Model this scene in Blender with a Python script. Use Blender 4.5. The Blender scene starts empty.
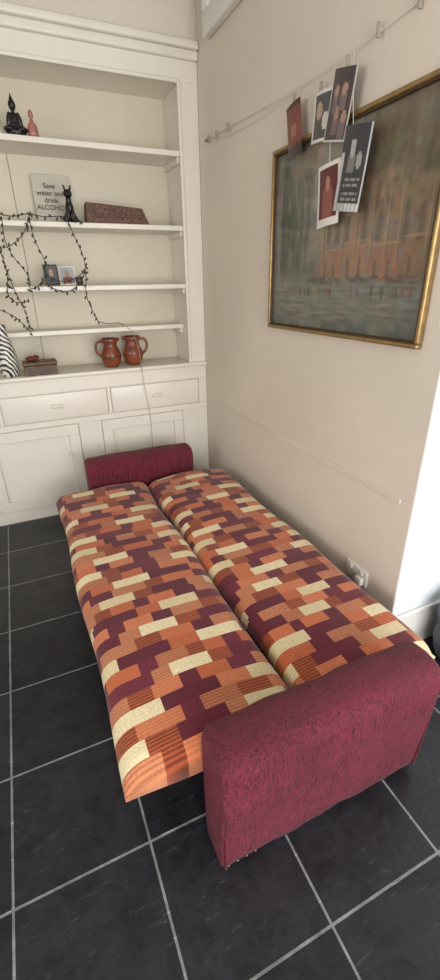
import bpy, bmesh, math, random
from mathutils import Vector, Matrix
random.seed(7)
S = bpy.context.scene
COL = S.collection
try:
    S.view_settings.view_transform = 'Standard'
except Exception:
    pass

def lin(c):
    return tuple(((v/255)/12.92 if v/255 <= 0.04045 else ((v/255+0.055)/1.055)**2.4) for v in c)

# ------------------------------------------------------------ materials
def mat(name, rgb, rough=0.6, var=0.0, vscale=4.0, bump=0.0, bscale=60.0, metal=0.0, coat=0.0, spec=0.5, rgb2=None):
    m = bpy.data.materials.new(name); m.use_nodes = True
    nt = m.node_tree; b = nt.nodes['Principled BSDF']
    c = lin(rgb)
    b.inputs['Roughness'].default_value = rough
    b.inputs['Metallic'].default_value = metal
    b.inputs['Specular IOR Level'].default_value = spec
    b.inputs['Coat Weight'].default_value = coat
    tc = nt.nodes.new('ShaderNodeTexCoord')
    if var > 0 or rgb2:
        n = nt.nodes.new('ShaderNodeTexNoise'); n.inputs['Scale'].default_value = vscale
        n.inputs['Detail'].default_value = 5
        nt.links.new(tc.outputs['Object'], n.inputs['Vector'])
        r = nt.nodes.new('ShaderNodeValToRGB')
        r.color_ramp.elements[0].position = 0.3; r.color_ramp.elements[1].position = 0.7
        c2 = lin(rgb2) if rgb2 else tuple(v*(1-var) for v in c)
        r.color_ramp.elements[0].color = (*c2, 1); r.color_ramp.elements[1].color = (*c, 1)
        nt.links.new(n.outputs['Fac'], r.inputs['Fac'])
        nt.links.new(r.outputs['Color'], b.inputs['Base Color'])
    else:
        b.inputs['Base Color'].default_value = (*c, 1)
    if bump > 0:
        n2 = nt.nodes.new('ShaderNodeTexNoise'); n2.inputs['Scale'].default_value = bscale
        n2.inputs['Detail'].default_value = 3
        nt.links.new(tc.outputs['Object'], n2.inputs['Vector'])
        bp = nt.nodes.new('ShaderNodeBump'); bp.inputs['Strength'].default_value = bump
        bp.inputs['Distance'].default_value = 0.004
        nt.links.new(n2.outputs['Fac'], bp.inputs['Height'])
        nt.links.new(bp.outputs['Normal'], b.inputs['Normal'])
    return m

M_wall = mat('plaster_wall', (215, 203, 189), 0.8, 0.10, 1.6, 0.3, 22)
M_wallw = mat('plaster_pale', (222, 226, 230), 0.8, 0.04, 2, 0.2, 25)
M_upper = mat('plaster_cream', (208, 200, 186), 0.8, 0.05, 2, 0.2, 25)
M_ceil = mat('plaster_ceiling', (204, 201, 195), 0.8, 0.05, 2, 0.2, 25)
M_cream = mat('cream_paint', (224, 218, 206), 0.35, 0.05, 5, 0.12, 14)
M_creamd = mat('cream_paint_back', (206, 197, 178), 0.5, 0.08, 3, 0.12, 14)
M_white = mat('white_trim', (226, 223, 218), 0.4, 0.04, 5, 0.1, 14)
M_gold = mat('gilt_frame', (164, 136, 90), 0.35, 0.35, 30, 0.2, 60, metal=0.6)
M_golddk = mat('gilt_frame_dark', (80, 58, 36), 0.5, 0.3, 30, 0.1, 60, metal=0.3)
M_plaster_dark = mat('black_resin', (22, 20, 20), 0.35, 0.3, 30)
M_terr = mat('terracotta', (146, 74, 44), 0.35, 0.0, 18, 0.3, 30, rgb2=(80, 38, 26))
M_wood = mat('carved_wood', (112, 80, 60), 0.55, 0.0, 60, 0.8, 90, rgb2=(60, 38, 30))
M_boxw = mat('box_wood', (110, 84, 50), 0.5, 0.0, 25, 0.4, 60, rgb2=(62, 42, 22))
M_wire = mat('fairy_wire', (28, 30, 24), 0.5)
M_bulb = mat('fairy_bulb', (46, 40, 34), 0.3)
M_cable = mat('clear_cable', (150, 140, 120), 0.4)
M_string = mat('string', (205, 200, 190), 0.6)
M_peg = mat('peg_wood', (150, 140, 125), 0.6)
M_paper = mat('paper', (214, 210, 202), 0.6)
M_ink = mat('ink', (40, 38, 40), 0.6)
M_bag = mat('bag_cloth', (96, 102, 108), 0.8, 0.3, 12, 0.5, 50)
M_plastic = mat('white_plastic', (210, 206, 197), 0.3)
M_dark = mat('dark_void', (30, 27, 26), 0.8)
M_metal = mat('steel', (150, 150, 150), 0.35, metal=0.9)
M_pink = mat('pink_glass', (176, 116, 104), 0.25, 0.3, 40)

def floor_mat():
    m = bpy.data.materials.new('slate_tiles'); m.use_nodes = True
    nt = m.node_tree; b = nt.nodes['Principled BSDF']
    tc = nt.nodes.new('ShaderNodeTexCoord')
    mp = nt.nodes.new('ShaderNodeMapping')
    T = 0.4015
    mp.inputs['Location'].default_value = (0.318 + T*20, -0.788 + T*20, 0)
    br = nt.nodes.new('ShaderNodeTexBrick')
    br.offset = 0; br.squash = 1
    br.inputs['Scale'].default_value = 1
    br.inputs['Brick Width'].default_value = T; br.inputs['Row Height'].default_value = T
    br.inputs['Mortar Size'].default_value = 0.0040; br.inputs['Mortar Smooth'].default_value = 0.15
    br.inputs['Color1'].default_value = (*lin((30, 30, 33)), 1)
    br.inputs['Color2'].default_value = (*lin((35, 35, 38)), 1)
    br.inputs['Mortar'].default_value = (*lin((112, 114, 114)), 1)
    nt.links.new(tc.outputs['Object'], mp.inputs['Vector']); nt.links.new(mp.outputs['Vector'], br.inputs['Vector'])
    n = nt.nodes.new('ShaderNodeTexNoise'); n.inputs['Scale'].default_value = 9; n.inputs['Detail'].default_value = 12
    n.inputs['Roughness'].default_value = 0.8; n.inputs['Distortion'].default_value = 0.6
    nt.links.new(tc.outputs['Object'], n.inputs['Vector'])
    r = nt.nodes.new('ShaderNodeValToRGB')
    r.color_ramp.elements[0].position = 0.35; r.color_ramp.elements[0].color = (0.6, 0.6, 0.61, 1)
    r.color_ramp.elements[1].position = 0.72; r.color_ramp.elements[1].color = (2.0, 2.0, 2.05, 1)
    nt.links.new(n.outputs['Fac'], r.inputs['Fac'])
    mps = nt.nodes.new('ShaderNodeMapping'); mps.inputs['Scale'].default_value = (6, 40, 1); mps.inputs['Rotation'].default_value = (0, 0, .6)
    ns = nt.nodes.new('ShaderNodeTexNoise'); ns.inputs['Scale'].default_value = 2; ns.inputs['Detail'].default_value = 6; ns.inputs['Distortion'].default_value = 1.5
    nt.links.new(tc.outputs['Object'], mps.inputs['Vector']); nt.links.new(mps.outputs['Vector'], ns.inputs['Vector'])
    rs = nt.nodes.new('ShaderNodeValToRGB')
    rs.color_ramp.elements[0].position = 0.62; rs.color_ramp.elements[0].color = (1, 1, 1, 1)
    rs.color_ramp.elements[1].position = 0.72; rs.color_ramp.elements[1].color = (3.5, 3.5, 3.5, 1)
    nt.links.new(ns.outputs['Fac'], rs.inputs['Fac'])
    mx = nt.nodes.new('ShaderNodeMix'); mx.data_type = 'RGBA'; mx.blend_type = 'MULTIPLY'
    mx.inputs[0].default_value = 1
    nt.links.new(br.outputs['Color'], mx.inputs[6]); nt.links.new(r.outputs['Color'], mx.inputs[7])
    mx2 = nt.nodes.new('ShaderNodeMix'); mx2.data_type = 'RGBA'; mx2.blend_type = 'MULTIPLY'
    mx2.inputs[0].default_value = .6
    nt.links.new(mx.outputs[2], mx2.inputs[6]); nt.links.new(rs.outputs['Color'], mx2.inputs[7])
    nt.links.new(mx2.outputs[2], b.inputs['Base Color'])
    b.inputs['Roughness'].default_value = 0.3
    b.inputs['Specular IOR Level'].default_value = 0.32
    n2 = nt.nodes.new('ShaderNodeTexNoise'); n2.inputs['Scale'].default_value = 22; n2.inputs['Detail'].default_value = 8
    nt.links.new(tc.outputs['Object'], n2.inputs['Vector'])
    sub = nt.nodes.new('ShaderNodeMath'); sub.operation = 'SUBTRACT'
    nt.links.new(n2.outputs['Fac'], sub.inputs[0]); nt.links.new(br.outputs['Fac'], sub.inputs[1])
    bp = nt.nodes.new('ShaderNodeBump'); bp.inputs['Strength'].default_value = 0.6; bp.inputs['Distance'].default_value = 0.004
    nt.links.new(sub.outputs[0], bp.inputs['Height']); nt.links.new(bp.outputs['Normal'], b.inputs['Normal'])
    return m
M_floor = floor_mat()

def vc_mat(name, rough, stripes=False, coat=0.0, bump=0.0):
    m = bpy.data.materials.new(name); m.use_nodes = True
    nt = m.node_tree; b = nt.nodes['Principled BSDF']
    at = nt.nodes.new('ShaderNodeAttribute'); at.attribute_name = 'Col'
    b.inputs['Roughness'].default_value = rough; b.inputs['Coat Weight'].default_value = coat
    b.inputs['Coat Roughness'].default_value = 0.08
    out = at.outputs['Color']
    tc = nt.nodes.new('ShaderNodeTexCoord')
    if stripes:
        w = nt.nodes.new('ShaderNodeTexWave'); w.bands_direction = 'Y'
        w.inputs['Scale'].default_value = 27; w.inputs['Distortion'].default_value = 0.8
        w.inputs['Detail'].default_value = 2; w.inputs['Detail Scale'].default_value = 6
        nt.links.new(tc.outputs['Object'], w.inputs['Vector'])
        mu = nt.nodes.new('ShaderNodeMath'); mu.operation = 'MULTIPLY'
        nt.links.new(w.outputs['Fac'], mu.inputs[0]); nt.links.new(at.outputs['Alpha'], mu.inputs[1])
        mr = nt.nodes.new('ShaderNodeMapRange')
        mr.inputs['To Min'].default_value = 1.12; mr.inputs['To Max'].default_value = 0.34
        nt.links.new(mu.outputs[0], mr.inputs['Value'])
        n = nt.nodes.new('ShaderNodeTexNoise'); n.inputs['Scale'].default_value = 220
        nt.links.new(tc.outputs['Object'], n.inputs['Vector'])
        mr2 = nt.nodes.new('ShaderNodeMapRange')
        mr2.inputs['From Min'].default_value = .3; mr2.inputs['From Max'].default_value = .7
        mr2.inputs['To Min'].default_value = .8; mr2.inputs['To Max'].default_value = 1.15
        nt.links.new(n.outputs['Fac'], mr2.inputs['Value'])
        m3 = nt.nodes.new('ShaderNodeMath'); m3.operation = 'MULTIPLY'
        nt.links.new(mr.outputs['Result'], m3.inputs[0]); nt.links.new(mr2.outputs['Result'], m3.inputs[1])
        mx = nt.nodes.new('ShaderNodeVectorMath'); mx.operation = 'MULTIPLY'
        nt.links.new(at.outputs['Color'], mx.inputs[0]); nt.links.new(m3.outputs[0], mx.inputs[1])
        out = mx.outputs[0]
        b.inputs['Sheen Weight'].default_value = 0.2
        b.inputs['Specular IOR Level'].default_value = 0.2
    nt.links.new(out, b.inputs['Base Color'])
    if bump:
        n2 = nt.nodes.new('ShaderNodeTexNoise'); n2.inputs['Scale'].default_value = 130; n2.inputs['Detail'].default_value = 3
        nt.links.new(tc.outputs['Object'], n2.inputs['Vector'])
        bp = nt.nodes.new('ShaderNodeBump'); bp.inputs['Strength'].default_value = bump; bp.inputs['Distance'].default_value = 0.003
        nt.links.new(n2.outputs['Fac'], bp.inputs['Height']); nt.links.new(bp.outputs['Normal'], b.inputs['Normal'])
    return m
M_fabric = vc_mat('patchwork_chenille', 0.85, True, bump=0.6)
M_paint = vc_mat('painted_canvas', 0.6, coat=0.8)
M_print = vc_mat('printed_card', 0.4, coat=0.2)

def maroon_mat():
    m = bpy.data.materials.new('maroon_chenille'); m.use_nodes = True
    nt = m.node_tree; b = nt.nodes['Principled BSDF']
    tc = nt.nodes.new('ShaderNodeTexCoord')
    mp = nt.nodes.new('ShaderNodeMapping'); mp.inputs['Scale'].default_value = (130, 130, 26)
    n = nt.nodes.new('ShaderNodeTexNoise'); n.inputs['Scale'].default_value = 1; n.inputs['Detail'].default_value = 3
    n.inputs['Distortion'].default_value = 1.6
    nt.links.new(tc.outputs['Object'], mp.inputs['Vector']); nt.links.new(mp.outputs['Vector'], n.inputs['Vector'])
    r = nt.nodes.new('ShaderNodeValToRGB')
    r.color_ramp.elements[0].position = 0.38; r.color_ramp.elements[0].color = (*lin((70, 18, 30)), 1)
    r.color_ramp.elements[1].position = 0.54; r.color_ramp.elements[1].color = (*lin((114, 34, 50)), 1)
    nt.links.new(n.outputs['Fac'], r.inputs['Fac'])
    nb = nt.nodes.new('ShaderNodeTexNoise'); nb.inputs['Scale'].default_value = 5; nb.inputs['Detail'].default_value = 4
    nt.links.new(tc.outputs['Object'], nb.inputs['Vector'])
    mr = nt.nodes.new('ShaderNodeMapRange'); mr.inputs['From Min'].default_value = .35; mr.inputs['From Max'].default_value = .65
    mr.inputs['To Min'].default_value = .80; mr.inputs['To Max'].default_value = 1.12
    nt.links.new(nb.outputs['Fac'], mr.inputs['Value'])
    mx = nt.nodes.new('ShaderNodeVectorMath'); mx.operation = 'MULTIPLY'
    nt.links.new(r.outputs['Color'], mx.inputs[0]); nt.links.new(mr.outputs['Result'], mx.inputs[1])
    nt.links.new(mx.outputs[0], b.inputs['Base Color'])
    b.inputs['Roughness'].default_value = 0.65; b.inputs['Sheen Weight'].default_value = 0.12
    b.inputs['Sheen Tint'].default_value = (1, 0.6, 0.7, 1)
    b.inputs['Specular IOR Level'].default_value = 0.25
    bp = nt.nodes.new('ShaderNodeBump'); bp.inputs['Strength'].default_value = 1.0; bp.inputs['Distance'].default_value = 0.010
    nt.links.new(n.outputs['Fac'], bp.inputs['Height']); nt.links.new(bp.outputs['Normal'], b.inputs['Normal'])
    return m
M_maroon = maroon_mat()

# ------------------------------------------------------------ helpers
def empty(name, loc=(0, 0, 0)):
    e = bpy.data.objects.new(name, None); e.location = loc; COL.objects.link(e); e.empty_display_size = 0.05
    bpy.context.view_layer.update()
    return e
def link(name, me, m, parent=None, smooth=False):
    o = bpy.data.objects.new(name, me); COL.objects.link(o)
    if m: me.materials.append(m)
    if smooth:
        for p in me.polygons: p.use_smooth = True
    if parent:
        o.parent = parent
        o.matrix_parent_inverse = parent.matrix_world.inverted()
    return o
def box(name, lo, hi, m, parent=None, bev=0.0, seg=2, rot=None):
    lo = Vector(lo); hi = Vector(hi); c = (lo+hi)/2; d = hi-lo
    me = bpy.data.meshes.new(name); bm = bmesh.new()
    bmesh.ops.create_cube(bm, size=1)
    bmesh.ops.scale(bm, vec=d, verts=bm.verts)
    if bev > 0:
        bmesh.ops.bevel(bm, geom=list(bm.edges), offset=min(bev, min(d)*0.49), segments=seg, profile=0.5, affect='EDGES')
    if rot is not None:
        bmesh.ops.rotate(bm, cent=(0, 0, 0), matrix=rot, verts=bm.verts)
    bm.to_mesh(me); bm.free()
    o = link(name, me, m, parent, smooth=(bev > 0 and seg > 2))
    if parent: o.matrix_parent_inverse = parent.matrix_world.inverted()
    o.location = c
    return o
def mesh(name, vs, fs, m, parent=None, smooth=False):
    me = bpy.data.meshes.new(name); me.from_pydata(vs, [], fs); me.update()
    return link(name, me, m, parent, smooth)
def lathe(name, prof, c, m, parent=None, n=24):
    vs = []; fs = []
    for (r, z) in prof:
        for i in range(n):
            a = 2*math.pi*i/n; vs.append((c[0]+r*math.cos(a), c[1]+r*math.sin(a), c[2]+z))
    for k in range(len(prof)-1):
        for i in range(n):
            j = (i+1) % n
            fs.append((k*n+i, k*n+j, (k+1)*n+j, (k+1)*n+i))
    fs.append(tuple(range(n))[::-1])
    return mesh(name, vs, fs, m, parent, True)
def curve(name, pts, r, m, parent=None, cyc=False):
    cu = bpy.data.curves.new(name, 'CURVE'); cu.dimensions = '3D'; cu.bevel_depth = r; cu.bevel_resolution = 2
    sp = cu.splines.new('NURBS'); sp.points.add(len(pts)-1)
    for i, p in enumerate(pts): sp.points[i].co = (*p, 1)
    sp.use_endpoint_u = True; sp.order_u = 3; sp.use_cyclic_u = cyc
    o = bpy.data.objects.new(name, cu); COL.objects.link(o); cu.materials.append(m)
    if parent:
        o.parent = parent; o.matrix_parent_inverse = parent.matrix_world.inverted()
    return o
def blob(name, parts, m, parent=None, voxel=0.004):
    bm = bmesh.new()
    for (c, s, *rt) in parts:
        mt = Matrix.Translation(c)
        if rt: mt = mt @ rt[0]
        mt = mt @ Matrix.Diagonal((*s, 1))
        bmesh.ops.create_uvsphere(bm, u_segments=16, v_segments=10, radius=1, matrix=mt)
    me = bpy.data.meshes.new(name); bm.to_mesh(me); bm.free()
    o = link(name, me, m, parent, True)
    md = o.modifiers.new('r', 'REMESH'); md.mode = 'VOXEL'; md.voxel_size = voxel; md.use_smooth_shade = True
    sm = o.modifiers.new('s', 'SMOOTH'); sm.iterations = 3
    return o
RX = lambda d: Matrix.Rotation(math.radians(d), 4, 'X')
RY = lambda d: Matrix.Rotation(math.radians(d), 4, 'Y')
RZ = lambda d: Matrix.Rotation(math.radians(d), 4, 'Z')
def color_faces(o, fn):
    me = o.data
    ca = me.color_attributes.new('Col', 'FLOAT_COLOR', 'CORNER')
    for p in me.polygons:
        c = fn(p)
        if len(c) == 3: c = (*c, 1)
        for li in p.loop_indices: ca.data[li].color = c

# ------------------------------------------------------------ room shell
W = 1.313; D = 3.2; E = 1.075; CE = 3.2
XL = -2.4; YR = -2.0; XR = 2.5; YB = 3.56
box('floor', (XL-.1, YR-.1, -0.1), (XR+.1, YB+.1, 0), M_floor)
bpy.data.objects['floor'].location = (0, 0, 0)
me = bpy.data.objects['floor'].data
cx, cy, cz = (XL+XR)/2, (YR+YB)/2, -0.05
for v in me.vertices: v.co += Vector((cx, cy, cz))
box('ceiling', (XL-.1, YR-.1, CE), (XR+.1, YB+.1, CE+.1), M_ceil)
box('wall_right', (W, E, 0), (W+.25, YB, CE), M_wall)
box('wall_recess', (W+.25, E, 0), (XR, E+.1, CE), M_wallw)
box('wall_return', (W+.002, E-.004, 0), (XR, E, CE), M_wallw)
box('wall_right_recess', (XR, YR, 0), (XR+.1, E+.1, CE), M_wallw)
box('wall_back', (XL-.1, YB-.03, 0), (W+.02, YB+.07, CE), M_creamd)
box('wall_back_upper', (XL, D, 2.89), (W-.001, YB-.03, CE), M_upper)
box('wall_back_side', (XL, D, 0), (-.98, YB-.03, 2.89), M_upper)
def wall_with_window(name, axis, pos, a0, a1, w0, w1, z0, z1, m):
    def b(nm, u0, u1, s, t):
        if axis == 'x': return box(nm, (pos-.1, u0, s), (pos, u1, t), m)
        return box(nm, (u0, pos-.1, s), (u1, pos, t), m)
    b(name, a0, w0, 0, CE); b(name+'_pier', w1, a1, 0, CE)
    b(name+'_sill', w0, w1, 0, z0); b(name+'_lintel', w0, w1, z1, CE)
wall_with_window('wall_left', 'x', XL, YR-.1, YB+.1, -.6, 1.2, .9, 2.4, M_upper)
wall_with_window('wall_rear', 'y', YR, XL, XR, -.7, 2.1, .5, 2.4, M_upper)
def window(name, axis, pos, w0, w1, z0, z1):
    e = empty(name)
    def b(nm, u0, u1, s, t):
        if axis == 'x': box(nm, (pos-.07, u0, s), (pos-.02, u1, t), M_white, e, .005)
        else: box(nm, (u0, pos-.07, s), (u1, pos-.02, t), M_white, e, .005)
    b('stile_a', w0, w0+.06, z0, z1); b('stile_b', w1-.06, w1, z0, z1)
    b('rail_a', w0+.06, w1-.06, z0, z0+.06); b('rail_b', w0+.06, w1-.06, z1-.06, z1)
    mid = (w0+w1)/2; b('mullion', mid-.03, mid+.03, z0+.06, z1-.06)
    b('transom', w0+.06, w1-.06, (z0+z1)/2-.025, (z0+z1)/2+.025)
window('window_1', 'x', XL, -.6, 1.2, .9, 2.4)
window('window_2', 'y', YR, -.7, 2.1, .5, 2.4)
def skirt(name, lo, hi):
    box(name, lo, hi, M_white, None, .008)
skirt('baseboard_right', (W-.018, E-.02, 0), (W, D, .16))
skirt('baseboard_recess', (W+.0, E-.024, 0), (XR, E-.004, .22))
box('trim_1', (W-.007, E+.06, .765), (W, D-.06, .79), M_wall, None, .004)
e = empty('trim_2')
box('panel', (W-.03, 1.6, 2.86), (W, 3.0, 3.19), M_white, e)
box('rail_bottom', (W-.05, 1.6, 2.83), (W, 3.0, 2.93), M_white, e, .012, 3)
box('stile', (W-.05, 2.92, 2.932), (W, 3.0, 3.19), M_white, e, .012, 3)

# ------------------------------------------------------------ built in cupboard
cup = empty('built_in_cupboard')
CL = -.98
def cb(nm, lo, hi, m=M_cream, bev=.003, seg=2): return box(nm, lo, hi, m, cup, bev, seg)
YK = 3.53
cb('carcass', (CL, D+.012, .07), (W-.001, YK, 1.03), M_cream)
cb('plinth', (CL, D+.0, 0), (W-.02, YK, .07), M_cream)
cb('rail_mid', (CL, D, .70), (W-.001, D+.012, .738))
cb('rail_top', (CL, D, .935), (W-.001, D+.012, 1.03))
cb('rail_low', (CL, D, .07), (W-.001, D+.012, .098))
cb('stile_r', (1.245, D, .738), (W-.001, D+.012, .935))
cb('stile_m', (.528, D, .738), (.552, D+.012, .935))
cb('stile_l', (-.21, D, .738), (-.186, D+.012, .935))
cb('lower_r', (1.10, D, .098), (W-.001, D+.012, .70))
cb('lower_m', (.295, D, .098), (.458, D+.012, .70))
cb('lower_l', (-.50, D, .098), (-.35, D+.012, .70))
def handle(nm, x, z):
    box(nm, (x-.038, D-.032, z-.006), (x+.038, D-.004, z+.018), M_cream, cup, .011, 4)
    box(nm+'_plate', (x-.046, D-.012, z+.012), (x+.046, D-.004, z+.022), M_cream, cup, .003, 2)
for nm, x0, x1 in (('drawer_a', -.182, .524), ('drawer_b', .556, 1.241), ('drawer_c', -.92, -.214)):
    cb(nm, (x0, D-.010, .745), (x1, D+.02, .928), M_cream, .008, 3)
    handle(nm+'_pull', (x0+x1)/2-.0, .835)
for nm, x0, x1 in (('door_a', -.346, .291), ('door_b', .462, 1.096), ('door_c', -.97, -.504)):
    f = .075
    cb(nm+'_panel', (x0+f, D+.004, .10+f), (x1-f, D+.016, .695-f))
    cb(nm+'_t', (x0, D-.012, .695-f), (x1, D+.016, .695), M_cream, .004)
    cb(nm+'_b', (x0, D-.012, .10), (x1, D+.016, .10+f), M_cream, .004)
    cb(nm+'_l', (x0, D-.012, .10+f), (x0+f, D+.016, .695-f), M_cream, .004)
    cb(nm+'_r', (x1-f, D-.012, .10+f), (x1, D+.016, .695-f), M_cream, .004)
cb('door_knob', (.20, D-.030, .47), (.225, D-.012, .495), M_cream, .008, 4)
cb('counter', (CL, D-.03, 1.03), (W-.002, YK, 1.058), M_cream, .008, 3)
cb('post_r', (1.19, D, 1.058), (W-.002, YK, 2.70), M_cream, .003)
cb('post_bead', (1.175, D-.008, 1.058), (1.198, D+.012, 2.70), M_cream, .006, 3)
cb('post_l', (CL, D, 1.058), (CL+.12, YK, 2.70))
cb('header', (CL, D, 2.70), (W-.002, YK, 2.80))
cb('header_bead', (CL, D-.008, 2.69), (1.19, D+.012, 2.712), M_cream, .006, 3)
cb('cornice_a', (CL, D-.045, 2.845), (W-.002, D+.05, 2.885), M_cream, .012, 4)
cb('cornice_b', (CL, D-.025, 2.80), (W-.002, D+.05, 2.845), M_cream, .010, 4)
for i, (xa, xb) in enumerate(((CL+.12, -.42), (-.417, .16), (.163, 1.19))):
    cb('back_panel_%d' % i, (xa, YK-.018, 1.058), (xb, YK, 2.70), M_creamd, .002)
shelves = {}
for nm, z, y0 in (('shelf_1', 2.365, D+.012), ('shelf_2', 1.955, D+.012), ('shelf_3', 1.600, D+.012), ('shelf_4', 1.325, D+.12)):
    cb(nm, (CL+.12, y0, z-.030), (1.19, YK-.018, z), M_cream, .004)
    shelves[nm] = z
    cb(nm+'_batten', (1.165, y0+.02, z-.062), (1.19, YK-.018, z-.030), M_cream, .003)

# ------------------------------------------------------------ sofa bed
sofa = empty('sofa_bed', (.63, 1.75, 0))
PL = [(96, 30, 44), (90, 27, 41), (104, 36, 50)]
OR = [(194, 108, 68), (186, 98, 60), (200, 118, 80)]
RU = [(166, 82, 48), (156, 74, 44)]
CR = [(220, 204, 166), (208, 190, 150)]
TA = [(192, 122, 86), (184, 112, 78)]
STR = {id(PL): .22, id(OR): .35, id(RU): .9, id(CR): .14, id(TA): .6}
def make_pattern(nrows, phase, seed):
    random.seed(seed)
    rows = []
    for r in range(nrows):
        blocks = []
        x = -75
        if r % 2 == 0:
            # woven bars: cream beside plum, drifting sideways row by row
            sh = [0, 14, 6, 21, 11][(r//2) % 5] + phase
            seq = [(CR, 10), (PL, 12), (OR, 6)]
            if (r//2) % 2: seq = [(CR, 9), (RU, 5), (PL, 11), (TA, 5)]
        else:
            sh = [4, 19, 9, 27][(r//2) % 4] + phase
            seq = [(OR, 8), (PL, 5), (TA, 7), (RU, 5), (OR, 6), (PL, 4)]
            if (r//2) % 3 == 1: seq = [(TA, 9), (RU, 6), (OR, 9), (PL, 5)]
        x -= sh
        while x < 60:
            for c, l in seq:
                ll = max(3, l + random.choice((-1, 0, 0, 1)))
                cc = random.choice(c)
                blocks.append((x, x+ll, (*lin(cc), STR[id(c)]))); x += ll
        rows.append(blocks)
    return rows
def panel(nm, x0, x1, y0, y1, zt, th, phase, seed, ro):
    n = 36; dx = (x1-x0)/n
    ny = 140; dy = (y1-y0)/ny
    P = make_pattern(40, phase, seed)
    R = .066
    def drop(d):
        if d >= R: return 0
        return R-math.sqrt(max(0, R*R-(R-d)**2))
    vs = []; fs = []
    def params(L, k):
        st = L/k
        return [0, .003, .009]+[st*i for i in range(1, k)]+[L-.009, L-.003, L]
    px = params(x1-x0, n); py = params(y1-y0, ny)
    wx = x1-x0
    for yy in py:
        for xx in px:
            d1 = min(xx, wx-xx); d2 = min(yy, (y1-y0)-yy)
            sag = .012*math.sin(yy*2.3+seed)*math.sin(math.pi*xx/wx) + .018*math.sin(math.pi*xx/wx)
            wob = .006*math.sin(yy*9+seed*2)*math.exp(-d1*12) + .004*math.sin(yy*7+xx*9+seed)*math.sin(xx*11)
            z = zt - .020 - drop(d1)*.9 - drop(d2)*.9 + sag + wob
            z = max(z, zt-.085)
            vs.append((x0+xx+.008*math.sin(yy*6.1+seed)*(1 if xx > wx/2 else -1)*math.exp(-d1*15), y0+yy+.005*math.sin(xx*14+seed)*math.exp(-d2*15), z))
    nx = len(px); nn = len(py)
    for j in range(nn-1):
        for i in range(nx-1):
            a = j*nx+i; fs.append((a, a+1, a+nx+1, a+nx))
    ring = [i for i in range(nx)] + [j*nx+nx-1 for j in range(1, nn)] + [(nn-1)*nx+i for i in range(nx-2, -1, -1)] + [j*nx for j in range(nn-2, 0, -1)]
    base = len(vs); K = len(ring)
    cxm, cym = (x0+x1)/2, (y0+y1)/2
    for lvl, (zz, ins) in enumerate(((zt-th*.85, 0.0), (zt-th, .014))):
        for idx in ring:
            v = vs[idx]
            vs.append((v[0]-math.copysign(ins, v[0]-cxm), v[1]-math.copysign(ins, v[1]-cym), zz))
    for i in range(K):
        j = (i+1) % K
        fs.append((ring[j], ring[i], base+i, base+j))
        fs.append((base+j, base+i, base+K+i, base+K+j))
    fs.append(tuple(base+K+i for i in range(K)))
    o = mesh(nm, vs, fs, M_fabric, sofa, True)
    def fn(p):
        c = p.center
        gx = (min(max(c.x, x0+.002), x1-.002)-x0)/dx; gy = (min(max(c.y, y0+.002), y1-.002)-y0)/dy
        for a, b, col in P[int((gy+ro)/4)]:
            if a <= gx < b: return col
        return (*lin(OR[0]), .3)
    color_faces(o, fn)
    return o
ZT = .402
panel('seat_panel', .634, 1.212, .768, 2.70, ZT, .115, 9, 3, 1)
panel('back_panel', .040, .624, .755, 2.73, ZT, .122, 4, 8, 5)
def sb(nm, lo, hi, m=M_maroon, bev=.01, seg=3): return box(nm, lo, hi, m, sofa, bev, seg)
sb('base_box', (.33, .80, .05), (1.05, 2.70, .283), M_maroon)
sb('hinge_rail', (.10, .84, .262), (.33, .88, .284), M_metal)
sb('hinge_rail_b', (.10, 2.60, .262), (.33, 2.64, .284), M_metal)
for i, (fx, fy) in enumerate(((.37, .85), (1.0, .85), (.37, 2.65), (1.0, 2.65))):
    sb('foot_%d' % i, (fx-.02, fy-.02, 0), (fx+.02, fy+.02, .052), M_dark, .004)
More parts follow.
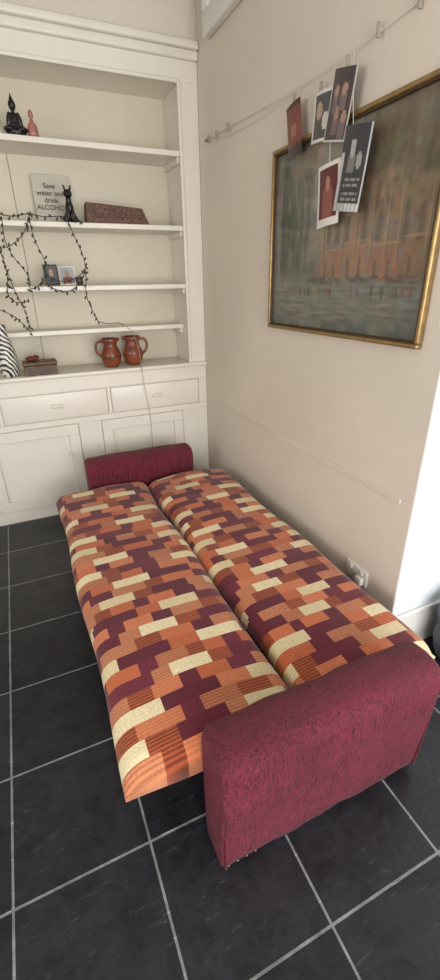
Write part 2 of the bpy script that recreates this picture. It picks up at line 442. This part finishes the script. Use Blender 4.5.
def arm(nm, x0, x1, y0, y1, ztop, sgn):
    R = (y1-y0)/2; ym = (y0+y1)/2
    rc = .055
    pts = [(y0+.030, .02), (y0+.022, .06), (y0+.012, .2), (y0-.002, ztop-.14), (y0-.003, ztop-rc)]
    for k in range(1, 7):
        a = math.pi - math.pi/2*k/6
        pts.append((y0+rc+rc*math.cos(a), ztop-rc+rc*math.sin(a)))
    pts.append((ym, ztop+.004))
    for k in range(0, 7):
        a = math.pi/2 - math.pi/2*k/6
        pts.append((y1-rc+rc*math.cos(a), ztop-rc+rc*math.sin(a)))
    pts += [(y1, .2), (y1-.004, .06), (y1-.012, .02)]
    if sgn > 0:
        pts = [(2*ym-a, b) for a, b in pts][::-1]
    L = x1-x0; b = .03
    ends = [(b-b*math.cos(t*math.pi/2), b-b*math.sin(t*math.pi/2)) for t in (0, .2, .4, .6, .8, 1)]
    mids = [.06+.04*i for i in range(23)]
    lv = [(x0+a, i, 0) for a, i in ends] + [(x0+L*t, 0, math.sin(math.pi*t)) for t in mids] + [(x1-a, i, 0) for a, i in reversed(ends)]
    vs = []; fs = []; n = len(pts)
    for (xx, ins, bl) in lv:
        for (py, pz) in pts:
            s = 1-ins/R*.55
            wr = .0025*math.sin(xx*21+pz*9)*bl + .0018*math.sin(xx*47+pz*23)*bl
            vs.append((xx, ym+(py-ym)*s*(1+.02*bl)+wr, .02+(pz-.02)*(1-ins/(ztop)*.9)+(.004*bl+.003*math.sin(xx*17)*bl)*(pz > .4)))
    for k in range(len(lv)-1):
        for i in range(n):
            j = (i+1) % n
            fs.append((k*n+i, (k+1)*n+i, (k+1)*n+j, k*n+j))
    fs.append(tuple(range(n))); fs.append(tuple((len(lv)-1)*n+i for i in range(n))[::-1])
    o = mesh(nm, vs, fs, M_maroon, sofa, True)
    f0 = y0 if sgn < 0 else y1
    q = -sgn
    for tag, xx in (('l', x0+.010), ('r', x1-.010)):
        curve(nm+'_piping_'+tag, [(xx, f0+q*.022, .03), (xx, f0+q*.012, .22), (xx, f0+q*.006, ztop-.07)], .004, M_maroon, sofa)
    for k, (fx) in enumerate((x0+.05, x1-.05)):
        sb(nm+'_foot_%d' % k, (fx-.02, ym-.03, 0), (fx+.02, ym+.03, .03), M_dark, .004)
arm('arm_near', .258, 1.02, .590, .756, .525, -1)
arm('arm_far', .262, 1.01, 2.745, 2.91, .545, 1)
for k in range(6):
    sb('tack_%d' % k, (.260, .630+.018*k, .034), (.268, .635+.018*k, .039), M_metal, .001)
for k in range(4):
    sb('tack_f%d' % k, (.275+.03*k, .611, .034), (.281+.03*k, .619, .039), M_metal, .001)

# ------------------------------------------------------------ framed painting
pic = empty('framed_painting', (W, 1.69, 1.76))
y0, y1, z0, z1 = 1.165, 2.215, 1.376, 2.160
xf = W-.032
def fb(nm, lo, hi, m=M_gold, bev=.007, seg=3): return box(nm, lo, hi, m, pic, bev, seg)
fw = .017
fb('frame_bottom', (xf, y0, z0), (W-.002, y1, z0+fw)); fb('frame_top', (xf, y0, z1-fw), (W-.002, y1, z1))
fb('frame_near', (xf, y0, z0+fw), (W-.002, y0+fw, z1-fw)); fb('frame_far', (xf, y1-fw, z0+fw), (W-.002, y1, z1-fw))
fi = .008
for nm, lo, hi in (('slip_b', (xf+.006, y0+fw, z0+fw), (W-.004, y1-fw, z0+fw+fi)), ('slip_t', (xf+.006, y0+fw, z1-fw-fi), (W-.004, y1-fw, z1-fw)),
                   ('slip_n', (xf+.006, y0+fw, z0+fw+fi), (W-.004, y0+fw+fi, z1-fw-fi)), ('slip_f', (xf+.006, y1-fw-fi, z0+fw+fi), (W-.004, y1-fw, z1-fw-fi))):
    fb(nm, lo, hi, M_golddk, .002, 2)
NA, NB = 240, 180
random.seed(3)
def mixc(a, b, t): return tuple(a[i]*(1-t)+b[i]*t for i in range(3))
img = [[None]*NA for _ in range(NB)]
for j in range(NB):
    for i in range(NA):
        a = i/NA; b = j/NB
        c = mixc((112, 111, 103), (120, 110, 96), a)
        if b < .14: c = mixc((72, 78, 72), (104, 107, 97), b/.14)
        elif b < .38: c = mixc((112, 117, 112), (110, 104, 92), (b-.14)/.24)
        elif b > .72: c = mixc((106, 100, 88), (88, 82, 70), (b-.72)/.28)
        img[j][i] = c
def stroke(a, b, la, lb, col, al=.8, j=10):
    col = tuple(max(0, min(255, v+random.uniform(-j, j))) for v in col)
    ca, cb_ = a*NA, b*NB; ra, rb = max(.8, la/2*NA), max(.8, lb/2*NB)
    for jj in range(max(0, int(cb_-rb)), min(NB, int(cb_+rb)+2)):
        for ii in range(max(0, int(ca-ra)), min(NA, int(ca+ra)+2)):
            d = ((ii-ca)/ra)**2+((jj-cb_)/rb)**2
            if d < 1.3: img[jj][ii] = mixc(img[jj][ii], col, al*max(0, 1-d/1.3)**.5)
R = random.random
for _ in range(700): stroke(R(), R(), .03+.05*R(), .03+.06*R(), random.choice([(104, 105, 95), (126, 120, 107), (94, 90, 78), (130, 128, 119)]), .35)
for _ in range(260): stroke(.06+.26*R()*R(), .35+.6*R(), .02, .05+.12*R(), random.choice([(70, 75, 63), (82, 84, 72), (60, 62, 53)]), .4)
for _ in range(380): stroke(.62+.38*R(), .55+.45*R(), .03, .04+.09*R(), random.choice([(94, 84, 62), (76, 71, 54), (112, 94, 70), (120, 92, 68)]), .38)
for _ in range(170): stroke(.32+.26*R(), .64+.34*R(), .05, .05+.06*R(), random.choice([(152, 141, 128), (158, 147, 136), (142, 134, 122)]), .42)
for _ in range(60): stroke(.14+.2*R(), .85+.13*R(), .05, .04, (132, 114, 98), .35)
# ruined arcades: stepped masses with arched dark openings and columns
def mass(a, b0, w, h, col):
    for _ in range(int(60*w/.1)):
        stroke(a+w*(R()-.5), b0+h*R(), .03, .05, col, .35, 12)
def arch(a, b0, w, h):
    for t in range(8):
        stroke(a, b0+h*t/8, w*(1-(t/8)**3*.6), h/6, (74, 62, 52), .45, 5)
mass(.50, .46, .20, .22, (150, 126, 102)); mass(.70, .44, .22, .30, (142, 116, 92)); mass(.90, .42, .18, .26, (134, 106, 82)); mass(.36, .44, .10, .12, (138, 122, 104))
mass(.47, .29, .16, .13, (144, 104, 80)); mass(.62, .29, .14, .17, (152, 110, 84)); mass(.78, .28, .16, .15, (140, 98, 74)); mass(.93, .27, .14, .18, (128, 92, 70))
for a, b0, w, h in ((.44, .47, .03, .12), (.50, .47, .035, .14), (.56, .47, .03, .12), (.66, .46, .04, .18), (.74, .46, .04, .18), (.87, .44, .035, .15), (.94, .44, .035, .15),
                    (.43, .29, .018, .08), (.49, .29, .018, .08), (.58, .29, .022, .10), (.65, .29, .022, .10), (.74, .28, .022, .09), (.81, .28, .022, .09), (.91, .28, .02, .1)):
    arch(a, b0, w, h)
for a in (.40, .53, .61, .70, .78, .84, .97): stroke(a, .50, .010, .34, (168, 142, 114), .4, 6); stroke(a+.010, .50, .007, .34, (88, 74, 60), .45, 6)
for a, w, b in ((.50, .2, .43), (.62, .15, .46), (.78, .17, .435), (.93, .14, .455)): stroke(a, b, w, .014, (170, 140, 110), .5, 6)
for _ in range(60): stroke(.30+.65*R(), .255+.03*R(), .04, .018, (82, 66, 54), .4)
for _ in range(220): stroke(.05+.9*R(), .04+.2*R(), .07+.07*R(), .016, random.choice([(98, 104, 98), (118, 116, 104), (90, 82, 68), (134, 128, 114)]), .4)
for k in range(16):
    a = .15+.8*R(); stroke(a, .21, .014, .05+.03*R(), random.choice([(60, 50, 46), (116, 70, 54), (72, 66, 64)]), .6, 8)
vs = []; fs = []
ya, yb, za, zb = y1-fw-fi, y0+fw+fi, z0+fw+fi, z1-fw-fi
for j in range(NB+1):
    for i in range(NA+1): vs.append((W-.012, ya+(yb-ya)*i/NA, za+(zb-za)*j/NB))
for j in range(NB):
    for i in range(NA):
        a = j*(NA+1)+i; fs.append((a, a+1, a+NA+2, a+NA+1))
o = mesh('canvas', vs, fs, M_paint, pic)
cells = [lin(tuple(v*.97 for v in img[j][i])) for j in range(NB) for i in range(NA)]
color_faces(o, lambda p: cells[p.index])

# ------------------------------------------------------------ postcards & posters on wall line
def card(name, yc, zc, w, h, x, rotdeg, painter):
    n, k = 22, 30
    R_ = Matrix.Rotation(math.radians(rotdeg), 3, 'X')
    e = empty(name, (x, yc, zc))
    vs = []; fs = []
    for j in range(k+1):
        for i in range(n+1):
            s = i/n-.5; t = j/k-.5
            v = R_ @ Vector((-.006*math.cos(s*3)-.008*(t+.5)*(t-.5)-.002, -s*w, t*h))
            vs.append(tuple(v+Vector((x, yc, zc))))
    for j in range(k):
        for i in range(n):
            a = j*(n+1)+i; fs.append((a, a+1, a+n+2, a+n+1))
    o = mesh('sheet', vs, fs, M_print, e)
    color_faces(o, lambda p: lin(painter((p.index % n+.5)/n, (p.index//n+.5)/k)))
    sd = o.modifiers.new('th', 'SOLIDIFY'); sd.thickness = .0015
    return e
def p_red(a, b):
    if b > .9: return (62, 38, 36)
    if .35 < b < .6 and .3 < a < .7: return (150, 96, 76)
    if b < .2: return (56, 42, 42)
    return (112, 58, 48)
def p_two(a, b):
    if a < .1 or a > .92 or b < .08 or b > .93: return (206, 204, 200)
    if (a-.35)**2+(b-.62)**2 < .03: return (168, 140, 120)
    if (a-.7)**2+(b-.4)**2 < .03: return (190, 184, 178)
    return (74, 70, 72)
def p_group(a, b):
    if a < .05 or b < .05 or a > .95: return (190, 184, 180)
    for cx, cy in ((.3, .7), (.65, .72), (.45, .4), (.78, .35)):
        if (a-cx)**2+(b-cy)**2*1.5 < .012: return (160, 126, 106)
        if abs(a-cx) < .13 and cy-.3 < b < cy: return (110, 92, 92)
    return (64, 52, 54)
def p_redbord(a, b):
    if a < .1 or a > .9 or b < .14 or b > .93: return (214, 208, 202)
    if (a-.5)**2+(b-.68)**2 < .012: return (170, 116, 94)
    if abs(a-.5) < .16+.1*(1-b) and b < .62: return (130, 76, 66)
    return (88, 34, 38)
def p_bw(a, b):
    if b < .1: return (200, 198, 196) if int(a*14) % 2 else (160, 160, 160)
    if a < .14 and b < .7: return (190, 190, 190)
    if a > .95: return (190, 190, 190)
    if (a-.45)**2+(b-.74)**2 < .012: return (170, 166, 162)
    if (a-.72)**2+(b-.6)**2 < .010: return (150, 146, 142)
    if abs(a-.45) < .12 and .45 < b < .66: return (120, 118, 118)
    if abs(a-.55) < .3 and b < .4 and (int(b*24) % 2) and (int(a*17+b*31) % 4): return (140, 138, 136)
    return (52, 52, 56)
card('postcard', 2.005, 2.19, .105, .19, W-.046, -10, p_red)
card('postcard', 1.805, 2.185, .125, .16, W-.044, 4, p_two)
card('photograph_print', 1.69, 2.185, .135, .21, W-.052, 12, p_group)
card('postcard', 1.715, 1.912, .14, .215, W-.054, -4, p_redbord)
card('flyer', 1.572, 1.970, .150, .26, W-.062, 9, p_bw)
ln = empty('photo_string_line', (W, 2.2, 2.37))
cpts = [(W-.004, 3.06, 2.395), (W-.014, 2.6, 2.372), (W-.030, 2.05, 2.335), (W-.034, 1.7, 2.33), (W-.004, 1.36, 2.36)]
curve('string', cpts, .0020, M_string, ln)
curve('string_b', [(W-.004, 2.95, 2.37), (W-.012, 2.5, 2.31), (W-.028, 2.05, 2.33)], .0014, M_string, ln)
curve('string_c', [(W-.030, 1.66, 2.33), (W-.056, 1.62, 2.22), (W-.060, 1.59, 2.10)], .0012, M_string, ln)
curve('string_d', [(W-.030, 1.76, 2.33), (W-.050, 1.75, 2.20), (W-.052, 1.725, 2.01)], .0012, M_string, ln)
for i, (xx, yy, zz) in enumerate(((.012, 3.02, 2.39), (.014, 2.90, 2.385), (.016, 2.74, 2.378), (.036, 2.03, 2.300), (.036, 1.84, 2.28), (.040, 1.68, 2.305), (.026, 1.55, 2.345), (.012, 1.39, 2.355))):
    box('peg_%d' % i, (W-xx-.007, yy-.004, zz-.018), (W-xx+.007, yy+.004, zz+.022), M_peg, ln, .002)
box('screw_eye', (W-.02, 3.055, 2.385), (W, 3.07, 2.40), M_metal, ln, .003)

so = empty('wall_socket', (W, 1.31, .3))
box('plate', (W-.012, 1.24, .265), (W, 1.385, .35), M_plastic, so, .004, 3)
for i, yy in enumerate((1.275, 1.35)):
    box('rocker_%d' % i, (W-.017, yy-.008, .318), (W-.011, yy+.008, .338), M_white, so, .002)
box('plug', (W-.036, 1.253, .272), (W-.012, 1.297, .312), M_plastic, so, .006, 3)

# ------------------------------------------------------------ shelf objects
z = shelves['shelf_1']
blob('buddha_statuette', [((.225, 3.265, z+.02), (.055, .04, .02)), ((.19, 3.25, z+.03), (.03, .03, .015)), ((.26, 3.25, z+.03), (.03, .03, .015)),
     ((.225, 3.275, z+.07), (.032, .025, .045)), ((.195, 3.27, z+.075), (.012, .014, .04), RY(12)), ((.255, 3.27, z+.075), (.012, .014, .04), RY(-12)),
     ((.225, 3.25, z+.048), (.03, .02, .010)), ((.225, 3.27, z+.118), (.010, .010, .02)), ((.225, 3.268, z+.142), (.020, .021, .026)),
     ((.225, 3.27, z+.168), (.010, .010, .014)), ((.225, 3.27, z+.184), (.004, .004, .014)), ((.225, 3.27, z+.008), (.06, .045, .010))], M_plaster_dark, voxel=.003)
lathe('perfume_bottle', [(.02, 0), (.028, .01), (.03, .03), (.024, .06), (.012, .075), (.008, .085), (.008, .095), (.014, .10), (.012, .118), (.004, .13)], (.315, 3.265, z), M_pink)
lathe('glass_vial', [(.012, 0), (.014, .01), (.014, .08), (.006, .095), (.006, .12), (.002, .13)], (.140, 3.27, z), mat('vial', (190, 180, 160), .2))
z = shelves['shelf_2']
sg = empty('slogan_sign', (.385, 3.45, z))
rt = Matrix.Rotation(math.radians(-8), 3, 'X')
box('plate', (.275, 3.455, z+.003), (.485, 3.463, z+.283), mat('sign_card', (190, 184, 170), .5), sg, .002, 2, rt)
cu = bpy.data.curves.new('sign_text', 'FONT'); cu.body = "Save\nwater and\ndrink\nALCOHOL"; cu.size = .040; cu.align_x = 'CENTER'; cu.extrude = .0006
t = bpy.data.objects.new('lettering', cu); COL.objects.link(t); cu.materials.append(M_ink)
t.parent = sg; t.matrix_parent_inverse = sg.matrix_world.inverted()
t.location = (.375, 3.440, z+.205); t.rotation_euler = (math.radians(82), 0, 0)
x = .455; y = 3.27
blob('cat_figurine', [((x, y, z+.035), (.036, .05, .035)), ((x, y-.012, z+.075), (.026, .03, .045), RX(12)), ((x, y-.02, z+.115), (.018, .018, .03)),
     ((x-.002, y-.032, z+.15), (.026, .027, .023)), ((x-.002, y-.055, z+.143), (.012, .014, .010)),
     ((x-.018, y-.028, z+.178), (.007, .006, .02), RY(-14)), ((x+.016, y-.028, z+.178), (.007, .006, .02), RY(14)),
     ((x-.014, y-.048, z+.04), (.009, .011, .042)), ((x+.014, y-.048, z+.04), (.009, .011, .042)),
     ((x-.014, y-.056, z+.007), (.010, .016, .007)), ((x+.014, y-.056, z+.007), (.010, .016, .007)),
     ((x-.03, y, z+.02), (.016, .035, .02)), ((x+.03, y, z+.02), (.016, .035, .02)),
     ((x+.045, y+.02, z+.01), (.03, .01, .008), RZ(30))], M_plaster_dark, voxel=.003)
bx = empty('carved_wooden_casket', (.75, 3.3, z))
xa, xb, ya_, yb_ = .548, .955, 3.235, 3.345
vs = [(xa, ya_, z), (xb, ya_, z), (xb, yb_, z), (xa, yb_, z), (xa+.01, ya_+.01, z+.115), (xb-.04, ya_+.01, z+.092), (xb-.04, yb_-.01, z+.092), (xa+.01, yb_-.01, z+.115)]
o = mesh('body', vs, [(0, 3, 2, 1), (0, 1, 5, 4), (1, 2, 6, 5), (2, 3, 7, 6), (3, 0, 4, 7), (4, 5, 6, 7)], M_wood, bx)
bv = o.modifiers.new('b', 'BEVEL'); bv.width = .004; bv.segments = 2
for i in range(9):
    xx = xa+.04+i*.038
    box('stud_%d' % i, (xx-.010, ya_-.003, z+.035), (xx+.010, ya_+.012, z+.055), M_wood, bx, .004, 3)
z = shelves['shelf_3']
def pf(name, xc, w, h, y, cols, yaw):
    e = empty(name, (xc, y, z))
    R_ = Matrix.Rotation(math.radians(yaw), 3, 'Z') @ Matrix.Rotation(math.radians(-8), 3, 'X')
    box('frame', (xc-w/2, y, z+.004), (xc+w/2, y+.012, z+h), M_plaster_dark if cols[0] else M_paper, e, .002, 2, R_)
    vs = []; fs = []; n = 12
    c0 = Vector((xc, y+.006, z+.002+h/2))
    for j in range(n+1):
        for i in range(n+1):
            v = R_ @ Vector(((i/n-.5)*w*.84, -.0075, (j/n-.5)*h*.84)); vs.append(tuple(v+c0))
    for j in range(n):
        for i in range(n):
            a = j*(n+1)+i; fs.append((a, a+1, a+n+2, a+n+1))
    o = mesh('photo', vs, fs, M_print, e)
    def fn(p):
        a = (p.index % n+.5)/n; b = (p.index//n+.5)/n
        if (a-.5)**2+(b-.6)**2 < .04: return lin(cols[1])
        if abs(a-.5) < .3 and b < .45: return lin(cols[2])
        return lin(cols[3])
    color_faces(o, fn)
pf('photo_frame', .285, .085, .125, 3.27, (True, (170, 130, 110), (60, 60, 70), (70, 76, 84)), 6)
pf('photo_frame', .385, .10, .115, 3.28, (False, (150, 120, 100), (120, 50, 50), (150, 154, 156)), -8)
lathe('glass_tealight', [(.02, 0), (.024, .02), (.026, .05), (.024, .052)], (.455, 3.27, z), mat('smoked_glass', (70, 66, 62), .15))
def jug(name, x, y, z, h, yaw):
    e = empty(name, (x, y, z)); s = h/.2
    lathe('body', [(r*s, zz*s) for r, zz in [(.040, 0), (.048, .006), (.064, .035), (.072, .07), (.068, .10), (.054, .13), (.047, .15), (.052, .175), (.06, .197), (.056, .199), (.045, .17), (.042, .15)]], (x, y, z), M_terr, e, 32)
    ca, sa = math.cos(math.radians(yaw)), math.sin(math.radians(yaw))
    pts = [(x+r*s*ca, y+r*s*sa, z+zz*s) for r, zz in [(.050, .178), (.085, .184), (.106, .15), (.100, .10), (.066, .075)]]
    curve('handle', pts, .0095*s, M_terr, e)
    sx, sy = x-.054*s*ca, y-.054*s*sa
    blob('spout', [((sx, sy, z+.187*s), (.018*s, .016*s, .014*s))], M_terr, e)
    ring = [(x+.0735*s*math.cos(a), y+.0735*s*math.sin(a), z+.075*s) for a in [i*math.pi/8 for i in range(16)]]
    curve('band', ring, .003, mat('glaze_band', (110, 50, 28), .3), e, True)
jug('terracotta_jug', .610, 3.30, 1.058, .20, 180)
jug('terracotta_jug', .775, 3.31, 1.058, .205, -10)
wb = empty('wooden_trinket_box', (.11, 3.29, 1.058))
box('base', (.01, 3.20, 1.058), (.22, 3.33, 1.12), M_boxw, wb, .004)
box('lid', (.005, 3.195, 1.122), (.225, 3.335, 1.145), M_boxw, wb, .006)
for i in range(4):
    box('inlay_%d' % i, (.03+.045*i, 3.197, 1.072), (.062+.045*i, 3.203, 1.108), mat('inlay', (60, 30, 24), .4), wb, .001)
blob('felt_pouch', [((.07, 3.275, 1.160), (.04, .035, .016)), ((.10, 3.28, 1.168), (.02, .02, .014))], mat('pouch_cloth', (120, 50, 44), .9, .3, 30), wb)
def chk():
    m = bpy.data.materials.new('zigzag_glaze'); m.use_nodes = True; nt = m.node_tree; b = nt.nodes['Principled BSDF']
    tc = nt.nodes.new('ShaderNodeTexCoord'); w = nt.nodes.new('ShaderNodeTexWave'); w.bands_direction = 'DIAGONAL'
    w.inputs['Scale'].default_value = 16; w.inputs['Distortion'].default_value = 5
    r = nt.nodes.new('ShaderNodeValToRGB'); r.color_ramp.interpolation = 'CONSTANT'
    r.color_ramp.elements[0].color = (.02, .02, .02, 1); r.color_ramp.elements[1].position = .45; r.color_ramp.elements[1].color = (.7, .68, .62, 1)
    nt.links.new(tc.outputs['Object'], w.inputs['Vector']); nt.links.new(w.outputs['Fac'], r.inputs['Fac']); nt.links.new(r.outputs['Color'], b.inputs['Base Color'])
    b.inputs['Roughness'].default_value = .4
    return m
lathe('patterned_vase', [(.04, 0), (.055, .01), (.06, .08), (.055, .16), (.04, .22), (.028, .26), (.026, .30), (.034, .325), (.030, .325), (.02, .3)], (-.075, 3.26, 1.058), chk(), None, 32)

# fairy lights
fl = empty('fairy_lights', (.25, 3.19, 1.8))
Y = 3.185
strands = [
 [(-.15, 2.03), (.0, 1.99), (.12, 1.965), (.2, 1.99), (.30, 1.97), (.42, 1.985), (.50, 1.96)],
 [(-.05, 1.99), (.0, 1.86), (.03, 1.72), (.02, 1.62), (.0, 1.55), (.05, 1.50), (.12, 1.52)],
 [(.06, 1.965), (.04, 1.85), (.09, 1.74), (.15, 1.66), (.13, 1.58), (.20, 1.60), (.24, 1.66)],
 [(.21, 1.985), (.20, 1.88), (.26, 1.74), (.24, 1.66), (.33, 1.62), (.43, 1.64), (.49, 1.69)],
 [(.42, 1.97), (.46, 1.85), (.495, 1.75), (.49, 1.66), (.47, 1.54), (.50, 1.45), (.53, 1.38)],
 [(-.1, 1.86), (.02, 1.80), (.10, 1.83), (.18, 1.90), (.20, 1.96)],
 [(-.12, 1.5), (.0, 1.45), (.05, 1.40), (.10, 1.33)],
 [(.02, 1.74), (.04, 1.6), (.09, 1.46), (.10, 1.35)],
 [(.49, 1.68), (.44, 1.60), (.36, 1.56), (.28, 1.58), (.22, 1.62)],
]
bm = bmesh.new()
def near(pts, t):
    k = t*(len(pts)-1); i = min(int(k), len(pts)-2); f = k-i
    return (pts[i][0]*(1-f)+pts[i+1][0]*f, pts[i][1]*(1-f)+pts[i+1][1]*f)
random.seed(5)
for si, s in enumerate(strands):
    curve('wire_%d' % si, [(p[0], Y-.004*(i % 2), p[1]) for i, p in enumerate(s)], .0024, M_wire, fl)
    n = int(sum(math.dist(s[i], s[i+1]) for i in range(len(s)-1))/.032)
    for k in range(n+1):
        px, pz = near(s, k/n)
        mt = Matrix.Translation((px+random.uniform(-.009, .009), Y+random.uniform(-.008, .003), pz+random.uniform(-.012, .006))) @ Matrix.Rotation(random.uniform(-1, 1), 4, 'Y') @ Matrix.Diagonal((.0055, .0055, .012, 1))
        bmesh.ops.create_uvsphere(bm, u_segments=8, v_segments=6, radius=1, matrix=mt)
curve('wire_tail', [(.53, Y, 1.38), (.60, Y, 1.355), (.66, Y, 1.37), (.70, Y, 1.35)], .0022, M_wire, fl)
me = bpy.data.meshes.new('bulbs'); bm.to_mesh(me); bm.free(); link('bulbs', me, M_bulb, fl, True)
curve('power_cable', [(.66, 3.19, 1.35), (.72, 3.175, 1.355), (.78, 3.17, 1.25), (.79, 3.16, 1.07), (.80, 3.155, .9), (.83, 3.16, .7), (.82, 3.16, .45), (.83, 3.18, .3)], .0020, M_cable)

blob('cloth_bag', [((1.62, .90, .12), (.16, .13, .12)), ((1.60, .92, .24), (.13, .11, .10)), ((1.66, .90, .04), (.18, .14, .04)), ((1.62, .93, .33), (.06, .05, .05))], M_bag, voxel=.012)

# ------------------------------------------------------------ lights
w = bpy.data.worlds.new('World'); S.world = w; w.use_nodes = True
w.node_tree.nodes['Background'].inputs[0].default_value = (.75, .85, 1, 1)
w.node_tree.nodes['Background'].inputs[1].default_value = 0.8
def area(name, loc, rot, sx, sy, e, c):
    l = bpy.data.lights.new(name, 'AREA'); l.shape = 'RECTANGLE'; l.size = sx; l.size_y = sy; l.energy = e; l.color = c
    o = bpy.data.objects.new(name, l); COL.objects.link(o); o.location = loc; o.rotation_euler = rot
area('daylight_rear', (.7, YR-.15, 1.45), (math.radians(90), 0, 0), 2.8, 1.9, 176, (1, .99, .97))
area('daylight_left', (XL-.15, .3, 1.65), (math.radians(90), 0, math.radians(-90)), 1.8, 1.5, 64, (1, .985, .95))

# ------------------------------------------------------------ camera
cam = bpy.data.cameras.new('camera'); co = bpy.data.objects.new('camera', cam); COL.objects.link(co)
r = Vector((.9111, -.411, -.0161)).normalized(); f = Vector((.3643, .8246, -.4326)).normalized()
u = r.cross(f).normalized(); r = f.cross(u).normalized()
m = Matrix(((r.x, u.x, -f.x, 0), (r.y, u.y, -f.y, 0), (r.z, u.z, -f.z, 1.6), (0, 0, 0, 1)))
co.matrix_world = m
cam.sensor_fit = 'VERTICAL'; cam.sensor_height = 36; cam.lens = 36*431/980; cam.clip_start = .02
S.camera = co
